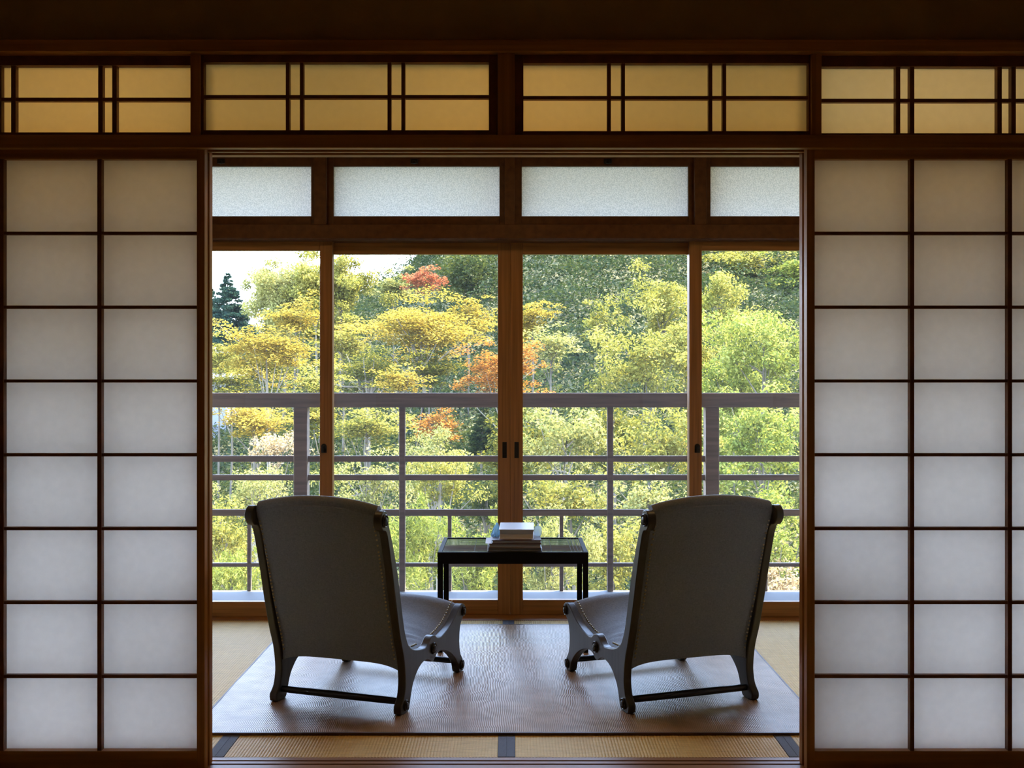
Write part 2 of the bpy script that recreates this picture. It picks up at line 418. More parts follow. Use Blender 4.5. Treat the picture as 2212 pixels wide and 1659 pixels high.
# ------------------------------------------------------------------ sunroom shell
struct(box('floor_sunroom', M['concrete'], (-WX, WX, 3.05, 4.80, -.10, -.048)), 'slab under the straw mats of the sunroom', 'floor')
struct(box('ceiling_sunroom', M['ceilwood'], (-WX, WX, 2.96, 5.0, 2.32, 2.40)), 'low board ceiling of the sunroom', 'ceiling')
M['added_glow'], nt, out = mat('added_warm_glow')  # unseen lamps added to warm the transoms and the upper paper screens
em = N(nt, 'ShaderNodeEmission', Strength=1.0); em.inputs[0].default_value = (5.0, 3.05, 1.15, 1); L(nt, em.outputs[0], out.inputs[0])
for i, (x, lab) in enumerate(((-1.25, 'added warm fill lamp at the left end of the sunroom'), (0, 'added warm fill lamp in the middle of the sunroom'), (1.25, 'added warm fill lamp at the right end of the sunroom'))):
    lp = thing('added_lamp', (x, 3.55, 2.32), lab, 'lamp', 'added fill lamps of the sunroom')
    MB().lathe([(.165, 2.3195), (.165, 2.285), (.150, 2.285), (.150, 2.3195)], (x, 3.55, 0), (0, 0, 1), 32).build('ring', M['lattice'], lp, smooth=True)
    MB().lathe([(.149, 2.300), (.149, 2.290), (0, 2.290)], (x, 3.55, 0), (0, 0, 1), 32).build('shade', M['added_glow'], lp)
Y0 = 4.80
zk0, zk1 = PZ(518, Y0), PZ(485, Y0)
struct(MB().prism([(Y0, zk0+.008), (Y0+.012, zk0), (4.96, zk0), (4.96, zk1), (Y0, zk1)], -WX, WX, 'x').build('trim_8', M['window_wood'], bevel=.002), 'wooden lintel between glass doors and frosted windows', 'lintel')
struct(box('trim_9', M['sash_x'], (-WX, WX, 4.802, 4.96, -.05, .002), bevel=.002), 'wooden threshold under the glass doors', 'sill')
struct(box('trim_10', M['window_wood'], (-WX, WX, 4.80, 4.96, 2.20, 2.33)), 'timber above the frosted windows', 'beam')
k = 11
for a, b, lab in ((678, 704, 'short post between the two left frosted windows'), (1090, 1112, 'short post between the two middle frosted windows'), (1501, 1526, 'short post between the two right frosted windows')):
    struct(box('trim_%d' % k, M['window_wood'], (PX(a, Y0+.005), PX(b, Y0+.005), Y0+.005, 4.95, zk1, 2.2), bevel=.002), lab, 'post'); k += 1
for sx, w in ((-1, 'left'), (1, 'right')):
    x = sx*1.80
    struct(box('trim_%d' % k, M['sash_z'], (x-.04, x+.04, 4.82, 4.96, .002, zk0)), 'post at the %s end of the glass doors' % w, 'post'); k += 1
    struct(box('trim_%d' % k, M['sash_z'], (x-.04, x+.04, 4.82, 4.95, zk1, 2.2)), 'short post at the %s end of the frosted windows' % w, 'post'); k += 1

yt = 4.84
def frost(n, label, px0, px1, latch=None, x0=None, x1=None):
    x0 = PX(px0, yt) if x0 is None else x0; x1 = PX(px1, yt) if x1 is None else x1
    zb, ztp = PZ(467, yt), PZ(359, yt); w = .036
    r = thing('window_%d' % n, ((x0+x1)/2, yt, zb), label, 'window', kind='structure')
    mb = MB()
    mb.box(x0-w, x0, yt, yt+.035, zk1, 2.199); mb.box(x1, x1+w, yt, yt+.035, zk1, 2.199)
    mb.box(x0, x1, yt, yt+.035, ztp, 2.199); mb.box(x0, x1, yt, yt+.035, zk1, zb)
    mb.build('window_frame', M['window_wood'], r, bevel=.0015)
    box('pane', M['frosted'], (x0-.004, x1+.004, yt+.018, yt+.022, zb-.004, ztp+.004), r)
    if latch:
        x = PX(latch, yt); z = PZ(350, yt)
        MB().box(x-.018, x+.018, yt-.010, yt, z-.008, z+.014).box(x-.008, x+.008, yt-.02, yt-.01, z-.012, z+.004).build('latch', M['dark_metal'], r, bevel=.002)
frost(5, 'frosted window at the far left, part hidden by the screen', 300, 672, 478, x0=-1.73)
frost(6, 'frosted window left of the centre post', 720, 1079, 895)
frost(7, 'frosted window right of the centre post', 1127, 1487, 1313)
frost(8, 'frosted window at the far right, part hidden by the screen', 1535, 1900, None, x1=1.73)

def glass_door(n, label, x0, x1, y, zb, ztp, lock=None, pull=None, sw=.06):
    r = thing('door_%d' % n, ((x0+x1)/2, y+.015, .002), label, 'glass door', kind='structure')
    t = .03; zt_ = zk0 + .004
    box('stile', M['sash_z'], (x0, x0+sw, y, y+t, .003, zt_), r, bevel=.002)
    box('stile', M['sash_z'], (x1-sw, x1, y, y+t, .003, zt_), r, bevel=.002)
    box('top_rail', M['sash_x'], (x0+sw, x1-sw, y, y+t, ztp, zt_), r, bevel=.002)
    box('bottom_rail', M['sash_x'], (x0+sw, x1-sw, y, y+t, .003, zb), r, bevel=.002)
    box('pane', M['glass'], (x0+sw-.004, x1-sw+.004, y+.013, y+.017, zb-.004, ztp+.004), r)
    if lock:
        x = PX(lock, y); z = PZ(968, y)
        MB().lathe([(.013, 0), (.013, .006), (.009, .009)], (x, y, z+.008), (0,-1,0), 14).box(x-.0125, x+.0125, y-.006, y, z-.022, z+.010).box(x-.005, x+.005, y-.02, y-.005, z-.018, z+.012).build('lock', M['dark_metal'], r, bevel=.001)
    if pull:
        x = PX(pull, y); z = PZ(972, y)
        MB().box(x-.0105, x+.0105, y-.003, y+.004, z-.038, z+.038).build('finger_pull', M['rod'], r, bevel=.001)
    return r
ya, yb = 4.86, 4.905
glass_door(1, 'glass sliding door at the left, with a crescent lock', -1.762, PX(718, ya), ya, PZ(1300, ya), PZ(541, ya), lock=700)
glass_door(2, 'glass sliding door left of the centre', PX(690, yb)+.005, PX(1102.3, yb)-.0002, yb, PZ(1296, yb), PZ(549, yb), pull=1090)
d3 = glass_door(3, 'glass sliding door right of the centre', PX(1102.3, yb)+.0002, PX(1516, yb)-.005, yb, PZ(1296, yb), PZ(549, yb), pull=1116)
box('meeting_strip', M['sash_z'], (PX(1102.3, yb)-.012, PX(1102.3, yb)+.03, yb+.0305, yb+.038, .006, zk0-.004), d3)
glass_door(4, 'glass sliding door at the right, with a crescent lock', PX(1489, ya), 1.758, ya, PZ(1300, ya), PZ(541, ya), lock=1506)
glass_door(5, 'glass sliding door beyond the left post', -2.775, -1.842, ya, PZ(1300, ya), PZ(541, ya))
glass_door(6, 'glass sliding door beyond the right post', 1.842, 2.775, ya, PZ(1300, ya), PZ(541, ya))
frost(9, 'frosted window beyond the left post', 0, 0, None, -2.74, -1.872)
frost(10, 'frosted window beyond the right post', 0, 0, None, 1.872, 2.74)

# ------------------------------------------------------------------ straw mats and rug
def tatami(label, x0, x1, y0=3.060, y1=4.80):
    r = thing('tatami_mat', ((x0+x1)/2, (y0+y1)/2, -.05), label, 'tatami mat', 'straw mats of the sunroom')
    hw = .0265
    a, b = x0+hw, x1-hw
    n = int(round((b-a)/.0098)); prof = [(a, -.047)]
    for i in range(n):
        for t in (.04, .2, .5, .8, .96):
            prof.append((a+(b-a)*(i+t)/n, -.0014*(abs(2*t-1)**2.2)))
    prof.append((b, -.047))
    mb = MB(); m = len(prof)
    for y in (y0, y1):
        for p in prof: mb.v.append((p[0], y, p[1]))
    for i in range(m-1): mb.f.append((i, i+1, m+i+1, m+i))
    mb.f.append((0, m, 2*m-1, m-1)); mb.f.append(tuple(range(m))); mb.f.append(tuple(range(2*m-1, m-1, -1)))
    mb.build('woven_rush', M['tatami'], r)
    for c, d in ((x0, a), (b, x1)):
        box('border', M['heri'], (c+.0004, d, y0, y1, -.047, .0009), r, bevel=.0008)
xm = PX(1094, 3.1); w = .872
tatami('straw mat left of the centre seam', xm-w, xm)
tatami('straw mat right of the centre seam', xm, xm+w)
tatami('straw mat at the far left, beside the rug', xm-2*w, xm-w)
tatami('straw mat at the far right, beside the rug', xm+w, xm+2*w)
rx0, rx1, ry0, ry1 = -1.022, 1.008, 3.252, 4.69
mb = MB()
nx, ny = 60, 44
rows = []
for i in range(nx+1):
    u = i/nx; row = []
    for j in range(ny+1):
        v = j/ny
        e = .003*(noise.noise(Vector((u*6, v*4, 0))))
        row.append((rx0+(rx1-rx0)*u, ry0+(ry1-ry0)*v + (.003*noise.noise(Vector((u*9, 7, 0))) if j in (0, ny) else 0), .0075+e*.5))
    rows.append(row)
mb.grid(rows)
b0 = len(mb.v)
per = [(i, 0) for i in range(nx)] + [(nx, j) for j in range(ny)] + [(i, ny) for i in range(nx, 0, -1)] + [(0, j) for j in range(ny, 0, -1)]
for i, j in per:
    p = rows[i][j]; mb.v.append((p[0], p[1], .0012))
K = len(per)
for a in range(K):
    b = (a+1) % K
    ia = per[a][0]*(ny+1)+per[a][1]; ib = per[b][0]*(ny+1)+per[b][1]
    mb.f.append((ia, b0+a, b0+b, ib))
rug = tag(mb.build('woven_rug', M['rug']), 'large woven rattan rug under the two low chairs', 'rug')
me = MB()
t = .004
me.box(rx0-t, rx1+t, ry0-t-.003, ry0+.002, .0012, .0085).box(rx0-t, rx1+t, ry1-.002, ry1+t+.003, .0012, .0085)
me.box(rx0-t, rx0+.002, ry0, ry1, .0012, .0085).box(rx1-.002, rx1+t, ry0, ry1, .0012, .0085)
me.build('binding', M['cover_brown'], rug, bevel=.001)

# ------------------------------------------------------------------ low chairs
SIDE = [(.001,.0),(-.010,.010),(-.010,.028),(.004,.042),(.017,.062),(.025,.100),(.021,.146),(.010,.194),(-.009,.244),(-.027,.30),(-.046,.366),(-.070,.46),(-.101,.57),(-.122,.625),
        (-.146,.634),(-.163,.655),(-.163,.682),(-.145,.698),(-.122,.695),(-.110,.676),(-.103,.650),(-.081,.600),(-.053,.530),(-.031,.466),(-.014,.405),(.003,.340),(.020,.282),(.038,.243),
        (.060,.215),(.098,.195),(.145,.183),(.195,.177),(.222,.185),(.243,.199),(.265,.205),(.287,.199),(.308,.186),(.335,.182),(.372,.186),(.432,.201),(.485,.226),(.524,.249),(.552,.258),(.578,.252),(.593,.235),(.591,.217),
        (.572,.208),(.550,.195),(.534,.172),(.527,.138),(.527,.109),(.536,.076),(.556,.050),(.574,.034),(.578,.016),(.568,.001),(.530,.0),(.516,.014),(.507,.038),(.485,.062),(.448,.090),(.405,.112),(.362,.126),(.328,.131),(.303,.129),(.287,.121),
        (.272,.113),(.252,.113),(.232,.123),(.205,.133),(.168,.130),(.138,.119),(.114,.103),(.091,.080),(.077,.055),(.069,.034),(.062,.016),(.050,.0)]
HW, TH = .25, .028
ROS = [(-.137,.666,.021), (.027,.026,.019), (.268,.158,.021), (.547,.026,.019), (.565,.228,.019)]
def chair(label, loc, rz):
    r = thing('lounge_chair', loc, label, 'chair', 'pair of low lounge chairs')
    outl = spline(SIDE, 3)
    for s in (-1, 1):
        a, b = s*HW, s*(HW-TH)
        mb = MB().prism([(y, z) for y, z in outl], a, b, 'x')
        fr = mb.build('side_frame', M['chair_wood'], r, smooth=True, bevel=.003, local=True)
        for (y, z, rad) in ROS:
            mb = MB().lathe([(rad, -.001), (rad, .004), (rad*.9, .006), (rad*.72, .004), (rad*.62, .004), (rad*.5, .008), (rad*.25, .0095), (0, .010)], (a, y, z), (s, 0, 0), 20)
            for k in range(10):
                an = 2*math.pi*k/10
                mb.ball((a+s*.004, y+math.cos(an)*rad*.72, z+math.sin(an)*rad*.72), rad*.15, 6, 4)
            mb.build('rosette', M['rod'], r, smooth=True, local=True)
    ins = HW-TH
    for (y, z, rad, nm) in ((.030, .036, .0125, 'rear_stretcher'), (.540, .040, .0115, 'front_stretcher')):
        MB().tube([(-ins-.004, y, z), (-ins+.03, y, z), (0, y, z), (ins-.03, y, z), (ins+.004, y, z)], [rad*.85, rad*.95, rad, rad*.95, rad*.85], 14).build(nm, M['rod'], r, smooth=True, local=True)
    # upholstered back
    ins -= .0006
    rear = spline([(.031,.150),(.027,.200),(.007,.255),(-.018,.320),(-.048,.41),(-.077,.51),(-.105,.600),(-.128,.650),(-.138,.680)], 4, False)
    crest = spline([(-.138,.680),(-.137,.694),(-.130,.706),(-.118,.711),(-.107,.706),(-.102,.690)], 4, False)[1:]
    front = spline([(-.102,.690),(-.092,.655),(-.070,.60),(-.043,.53),(-.020,.46),(-.003,.40),(.014,.34),(.030,.285),(.048,.245),(.060,.20),(.052,.16)], 4, False)[1:]
    sec = [(p, 'r') for p in rear] + [(p, 'c') for p in crest] + [(p, 'f') for p in front]
    rows = []; nxs = 30
    for (y, z), tg in sec:
        row = []
        for j in range(nxs+1):
            u = -1+2*j/nxs; x = u*ins
            d = 1-abs(u)**2.6
            yy, zz = y, z
            if z > .60: zz += .026*(1-abs(u)**2.2)*min(1, (z-.60)/.09)
            low = max(0, min(1, (.30-z)/.14))
            zz += low*(.020*(1-abs(u)**5) - .012)
            if tg == 'f': yy += .016*d*min(1, max(0, (.69-z)/.08))
            if tg == 'r': yy -= .006*d*min(1, max(0, (z-.15)/.05))*(1 if z < .66 else .6)
            row.append((x, yy, zz))
        rows.append(row)
    MB().grid(rows, closed=True).build('backrest', M['linen'], r, smooth=True, local=True)
    # upholstered seat
    top = spline([(.040,.245),(.060,.213),(.098,.193),(.145,.182),(.200,.176),(.250,.174),(.300,.174),(.335,.179),(.372,.184),(.432,.199),(.485,.224),(.524,.247),(.552,.256),(.575,.249),(.586,.236)], 4, False)
    und = spline([(.586,.236),(.572,.219),(.530,.190),(.460,.160),(.38,.145),(.28,.140),(.18,.145),(.09,.160),(.055,.185)], 3, False)[1:]
    rows = []
    for i, (y, z) in enumerate(top + und):
        row = []; istop = i < len(top)
        for j in range(nxs+1):
            u = -1+2*j/nxs; x = u*ins; d = 1-abs(u)**3.0
            zz, yy = z, y
            if istop:
                amp = interp([(.04,.0),(.10,.016),(.25,.040),(.40,.040),(.52,.034),(.57,.022),(.59,.012)], y)
                zz += amp*d
                # soft creases pulled towards the knuckle of the side frames
                ring = math.hypot((abs(x)-ins)*.9, (y-.20)*1.2)
                zz += .0045*math.sin(ring*150)*math.exp(-((ring-.075)/.045)**2)*d
            row.append((x, yy, zz))
        rows.append(row)
    MB().grid(rows, closed=True).build('seat', M['linen'], r, smooth=True, local=True)
    # knuckle rods between fabric and frame
    for s in (-1, 1):
        nb = MB()
        def nails(nb): nb.build('nail_trim', M['brass'], r, smooth=True, local=True)
        path = spline([(.030,.165),(.019,.200),(.003,.25),(-.020,.315),(-.052,.41),(-.081,.51),(-.110,.600),(-.130,.648)], 8, False)
        acc = 0; last = path[0]
        for p in path:
            if math.dist(p, last) >= .0125:
                nb.ball((s*(ins-.010), p[0]-.0045, p[1]), .0036, 6, 4); last = p
        nails(nb)
        for seg in ([(.08,.205),(.098,.196),(.145,.186),(.200,.182)], [(.335,.186),(.372,.191),(.432,.206),(.485,.231),(.524,.254),(.552,.263)]):
            last = (9, 9); nb = MB()
            for p in spline(seg, 10, False):
                if math.dist(p, last) >= .0115:
                    nb.ball((s*(ins-.009), p[0]-.002, p[1]+.004), .0038, 6, 4); last = p
            nails(nb)
    r.rotation_euler = (0, 0, math.radians(rz))
    return r
chair('low grey lounge chair left of the small table', (-.603, 3.492, .0085), -18.3)
chair('low grey lounge chair right of the small table', (.623, 3.5105, .0085), 18.3)

# ------------------------------------------------------------------ table and what lies on it
tx0, tx1, ty0, ty1, tz = PX(945, 4.2), PX(1271, 4.2), 4.20, 4.60, .4205
tab = thing('side_table', ((tx0+tx1)/2, (ty0+ty1)/2, 0), 'small black lacquered table between the chairs', 'table')
lw = .022
z0l = .0085
for x in (tx0, tx1-lw):
    for y in (ty0, ty1-lw):
        MB().prism([(x, y), (x+lw, y), (x+lw, y+lw), (x, y+lw)], z0l, tz-.04, 'z').build('leg', M['black_lacquer'], tab, bevel=.002)
ap = MB()
ap.box(tx0, tx1, ty0, ty0+.018, tz-.048, tz); ap.box(tx0, tx1, ty1-.018, ty1, tz-.048, tz)
ap.box(tx0, tx0+.018, ty0+.018, ty1-.018, tz-.048, tz); ap.box(tx1-.018, tx1, ty0+.018, ty1-.018, tz-.048, tz)
ap.build('apron', M['black_lacquer'], tab, bevel=.0015)
M['tabletop'] = principled('smoked_glass_top', (.05, .05, .055), .05, 1.0, var=.1, coat=1.0)
M['tabletop'].node_tree.nodes['Principled BSDF'].inputs['IOR'].default_value = 3.2
box('table_top', M['tabletop'], (tx0+.0185, tx1-.0185, ty0+.0185, ty1-.0185, tz-.012, tz-.003), tab)
zt0 = tz-.0024
mb = MB()
for a in (.022, .036, .050, .064): mb.box(tx1-a-.004, tx1-a-.002, ty0+.019, ty1-.019, tz-.0032, tz-.0026)
for a in (.11, .19, .27, .33): mb.box(tx0+.07, tx1-.07, ty0+a, ty0+a+.002, tz-.0032, tz-.0026)
mb.box(tx1-.15, tx1-.148, ty0+.019, ty1-.019, tz-.0032, tz-.0026).box(tx0+.148, tx0+.15, ty0+.019, ty1-.019, tz-.0032, tz-.0026)
mb.build('inlay', M['inlay'], tab)
def book(label, x0, x1, y0, y1, z0, z1, cover, rot=0, ct=.003, group='books stacked on the table'):
    c = ((x0+x1)/2, (y0+y1)/2, z0)
    r = thing('book', c, label, 'book', group)
    hx, hy, h = (x1-x0)/2, (y1-y0)/2, z1-z0
    MB().box(-hx, hx, -hy, hy, 0, ct).box(-hx, hx, -hy, hy, h-ct, h).box(-hx, hx, hy-ct, hy, ct, h-ct).build('cover', M[cover], r, bevel=.001, local=True)
    rowz = MB().prism([(-hy+.004, ct), (-hy+.006+.003, h/2), (-hy+.004, h-ct), (hy-ct, h-ct), (hy-ct, ct)], -hx+.004, hx-.004, 'x')
    rowz.build('pages', M['pages'], r, local=True)
    r.rotation_euler = (0, 0, math.radians(rot))
    return r
yb0 = 4.235
zz0 = zt0
book('thin grey book at the bottom of the stack', PX(1052, yb0), PX(1170, yb0), yb0, yb0+.29, zz0, zz0+.012, 'cover_grey', 1)
book('dark brown book second from the bottom of the stack', PX(1057, yb0), PX(1170, yb0), yb0+.004, yb0+.285, zz0+.0122, zz0+.031, 'cover_brown', -1)
book('brown book directly under the thick white one', PX(1062, yb0), PX(1169, yb0), yb0+.006, yb0+.265, zz0+.0312, zz0+.046, 'cover_brown', .5)
zs = zz0+.0462
book('thick white covered book on top of the stack', PX(1078.5, 4.26), PX(1154.5, 4.26), 4.262, 4.47, zs, zs+.041, 'cover_white', -1.2)
# crumpled cloth left of the thick book
xc, yc = PX(1069, 4.36), 4.36
rows = []
for i in range(10):
    t = i/9; row = []
    for j in range(25):
        a = 2*math.pi*j/24
        rr = (.021*(1-.75*t**1.5))*(1+.18*math.sin(5*a+3*t)+.10*math.sin(9*a-4*t))
        row.append((xc+rr*math.cos(a)*.82+.010*t, yc+rr*1.7*math.sin(a), zs+.001+.052*t+.003*math.sin(4*a+6*t)*t))
    rows.append(row)
mb = MB().grid(rows); n0 = len(mb.v); mb.v.append((xc+.010, yc, zs+.055))
for j in range(24): mb.f.append((9*25+j, 9*25+j+1, n0))
mb.f.append(tuple(range(23, -1, -1)))
tag(mb.build('cloth_bundle', M['bluecloth'], smooth=True), 'crumpled blue cloth on the books, left of the thick white book', 'cloth')
# pale blue round box right of the thick book
xj = PX(1162, 4.36)
jar = thing('trinket_box', (xj, 4.36, zs), 'pale blue rounded box on the books, right of the thick white book', 'box')
MB().lathe([(.010, .0), (.014, .002), (.0165, .012), (.0165, .024), (.015, .028)], (xj, 4.36, zs+.0002), (0,0,1), 24).build('body', M['ceramic'], jar, smooth=True)
MB().lathe([(.0165, .0), (.0165, .003), (.013, .010), (.006, .014), (.003, .015), (.004, .019), (0, .021)], (xj, 4.36, zs+.0284), (0,0,1), 24).build('lid', M['ceramic'], jar, smooth=True)
# paper slip sticking out of the left side of the stack
xs_ = PX(1050, 4.25)
tag(box('paper_slip', M['whiteslip'], (xs_-.003, xs_+.021, 4.245, 4.40, zz0+.0310, zz0+.0316)), 'white slip of paper sticking out left of the stacked books', 'paper')

# ------------------------------------------------------------------ balcony
struct(box('balcony_floor', M['concrete'], (-6, 6, 4.962, 5.49, -.16, 0)), 'pale concrete balcony floor outside the glass doors', 'balcony floor')
struct(box('roof_eave', M['ceilwood'], (-9, 9, 4.97, 6.42, 2.40, 2.52)), 'boarded eave above the balcony', 'eave')
struct(box('roof', M['houseroof'], (-9, 9, -3, 4.99, 2.86, 3.0)), 'roof over both rooms', 'roof')
struct(box('wall_outer', M['plaster'], (-9, 9, 4.965, 4.99, 2.34, 2.9)), 'outside wall above the windows', 'wall')
Yr = 5.46
rail = thing('railing', (0, Yr, 0), 'weathered wooden balcony railing outside the glass doors', 'railing')
rz = lambda py: PZ(py, Yr); rx = lambda px: PX(px, Yr)
box('top_rail', M['rail'], (-4, 4, Yr-.02, Yr+.07, rz(880), rz(849)), rail, bevel=.006)
for p in (206, 650, 1094, 1538, 1982): box('post', M['rail'], (rx(p)-.036, rx(p)+.036, Yr-.016, Yr+.056, .0, rz(880)), rail, bevel=.004)
for p in (428, 868.5, 1318.5, 1760): box('slim_post', M['rail'], (rx(p)-.016, rx(p)+.016, Yr, Yr+.032, .0, rz(880)), rail, bevel=.003)
for a, b in ((998, 985), (1038, 1026), (1115, 1101), (1225, 1217)): box('cross_rail', M['rail'], (-4, 4, Yr+.006, Yr+.028, rz(a), rz(b)), rail, bevel=.002)
for p in (320, 537, 759, 971, 1213, 1428, 1655, 1870): box('short_baluster', M['rail'], (rx(p)-.010, rx(p)+.010, Yr+.007, Yr+.027, .0, rz(1113)), rail, bevel=.002)

# ------------------------------------------------------------------ hillside
def ground(x, y):
    k = x/max(y, 6.0)
    s = interp([(-.6,.25),(-.30,.30),(-.256,.36),(-.2,.50),(-.11,.60),(-.06,.85),(.06,1.12),(.6,1.2)], k)
    h = interp([(0,0),(9,0),(20,1.6),(30,3.6),(45,8.4),(60,14.5),(75,20),(95,20.5)], y)
    return -3.4 + s*h + .35*noise.noise(Vector((x*.15, y*.15, 2)))
gx = [-50+100*i/80 for i in range(81)]; gyy = [5.6+90*(j/70)**1.3 for j in range(71)]
hill = MB().grid([[(x, y, ground(x, y)) for y in gyy] for x in gx]).build('hillside', M['soil'], smooth=True)
struct(hill, 'wooded hillside rising beyond the balcony', 'hillside')

def leaves_mesh(name, cen, nor, ln, wd, m, rng, droop=None):
    """every leaf is a small four-cornered blade"""
    n = len(cen)
    nor = nor/np.linalg.norm(nor, axis=1, keepdims=True)
    t = rng.normal(size=(n, 3)); t -= (t*nor).sum(1, keepdims=True)*nor
    t /= np.linalg.norm(t, axis=1, keepdims=True)
    b = np.cross(nor, t)
    sc = rng.uniform(.65, 1.25, (n, 1))
    l = ln*sc*.5; w_ = wd*sc*.5
    v = np.empty((n, 4, 3), np.float32)
    v[:, 0] = cen - t*l; v[:, 1] = cen + b*w_ - t*l*.15; v[:, 2] = cen + t*l; v[:, 3] = cen - b*w_ - t*l*.15
    me = bpy.data.meshes.new(name)
    me.vertices.add(n*4); me.vertices.foreach_set('co', v.ravel())
    me.loops.add(n*4); me.loops.foreach_set('vertex_index', np.arange(n*4, dtype=np.int32))
    me.polygons.add(n); me.polygons.foreach_set('loop_start', np.arange(0, n*4, 4, dtype=np.int32))
    me.update(calc_edges=True); me.validate()
    me.materials.append(m)
    return me

def unit(rng, n):
    a = rng.normal(size=(n, 3)); return a/np.linalg.norm(a, axis=1, keepdims=True)

TOTAL = [0]
def tree(label, px, py, rpx, rpy, Y, style, cols, leaf=.10, dens=1.0, seed=0, tr=.5, cat='tree', name='tree', bark='bark', group='trees on the hillside', asp=.5, nb=7, trunk_r=None, fill=.5):
    rng = np.random.default_rng(seed*7+int(px)*13+int(py))
    leaf *= .52
    cx, cz = PX(px, Y), PZ(py, Y)
    ax, az = rpx*Y/F, rpy*Y/F
    ay = min(ax, max(az, ax*.6))
    g = ground(cx, Y)
    r = thing(name, (cx, Y, g-.1), label, cat, group)
    # clumps
    if style == 'cone':
        nc = 170
        hgt = rng.uniform(0, 1, nc)**.8
        ang = rng.uniform(0, 2*math.pi, nc); rad = (1-hgt)*rng.uniform(.45, 1.0, nc)+.03
        cc = np.stack([cx+ax*rad*np.cos(ang), Y+ax*rad*np.sin(ang), cz-az+2*az*hgt], 1)
        cr = np.stack([ax*.30*(1.12-hgt), ax*.30*(1.12-hgt), ax*.12*(1.1-hgt)], 1)
    else:
        nc = {'layer': 60, 'spray': 50, 'round': 46, 'fine': 40, 'blade': 40}[style]
        d = unit(rng, nc)*(1+.45*np.clip(rng.normal(size=(nc, 1)), -1, 1)); rad = rng.uniform(.25 if style == 'layer' else fill, 1.0, (nc, 1))
        cc = np.array([cx, Y, cz]) + d*rad*np.array([ax, ay, az])*.86
        m_ = (ax+az)/2
        base = rng.uniform(.7, 1.35, (nc, 1))*m_
        if style == 'layer': cr = base*np.array([.38, .36, .085])
        elif style == 'spray': cr = base*np.array([.32, .32, .13])
        elif style == 'round': cr = base*np.array([.27, .27, .21])
        elif style == 'fine': cr = base*np.array([.30, .30, .22])
        else: cr = base*np.array([.20, .20, .30])
    area = 4*math.pi*((ax*az+ax*ay+ay*az)/3)
    n = int(dens*area*1.5/(leaf*leaf*asp))
    n = max(800, min(n, 85000)); TOTAL[0] += n
    wgt = (cr[:, 0]*cr[:, 2])**.8; wgt = wgt/wgt.sum()
    ci = rng.choice(nc, n, p=wgt)
    d = unit(rng, n); rr = rng.uniform(0, 1, (n, 1))**.45
    off = d*rr*cr[ci]
    if style in ('layer', 'spray'):                                   # sprays sag towards their tips
        q_ = (off[:, 0]/cr[ci, 0])**2+(off[:, 1]/cr[ci, 1])**2
        off[:, 2] -= q_*cr[ci, 0]*.22
    cen = cc[ci]+off
    up = np.array([0, 0, 1.0])
    if style in ('layer', 'spray'): nor = up*1.3 + unit(rng, n)*.8
    elif style == 'cone': nor = up*.8 + unit(rng, n)*.9
    elif style == 'blade': nor = unit(rng, n)*np.array([1, 1, .45])
    else: nor = d*.6 + up*.5 + unit(rng, n)*.8
    me = leaves_mesh('foliage', cen - np.array(r.location), nor, leaf, leaf*asp, leaf_mat(cols, tr), rng)
    ob = bpy.data.objects.new('foliage', me); COL.objects.link(ob); ob.parent = r
    # trunk and limbs
    tr_ = trunk_r or max(.035, .045*(ax+az)/2)
    mb = MB(); base = Vector((cx+ax*.1*rng.uniform(-1, 1), Y, g-.1)); topv = Vector((cx, Y, cz+az*(.8 if style == 'cone' else .15)))
    mid = base.lerp(topv, .5)+Vector((ax*.12*rng.uniform(-1, 1), ax*.1*rng.uniform(-1, 1), 0))
    mb.tube([base, mid, topv], [tr_, tr_*.75, tr_*.3], 7)
    if style != 'cone':
        for i in rng.choice(nc, nb, replace=False):
            e = Vector(cc[i]); s0 = base.lerp(topv, rng.uniform(.55, .95)); 
            m1 = s0.lerp(e, .5)+Vector((0, 0, .12*az*rng.uniform(-1, 1)))
            rb = tr_*.38
            mb.tube([s0, m1, e], [rb, rb*.6, rb*.2], 5)
    mb.build('trunk', M[bark], r, smooth=True)
    return r

# leaf hues (dark to light within one tree)
GOLD = ((.075,.062,.010), (.27,.190,.022), (.44,.31,.060))
YGRN = ((.050,.056,.009), (.20,.18,.026), (.39,.33,.085))
LIME = ((.045,.066,.010), (.175,.19,.026), (.36,.345,.090))
PALE = ((.075,.080,.016), (.24,.225,.055), (.42,.37,.14))
OLIV = ((.030,.036,.006), (.105,.098,.012), (.22,.185,.025))
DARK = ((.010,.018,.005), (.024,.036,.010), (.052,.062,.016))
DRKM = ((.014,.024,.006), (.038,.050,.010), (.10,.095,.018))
BLUE = ((.008,.022,.014), (.020,.046,.030), (.045,.08,.040))
REDD = ((.14,.035,.012), (.30,.085,.035), (.42,.17,.07))
ORAN = ((.11,.048,.006), (.30,.115,.016), (.42,.19,.035))
ROSE = ((.12,.09,.035), (.32,.22,.10), (.50,.40,.25))

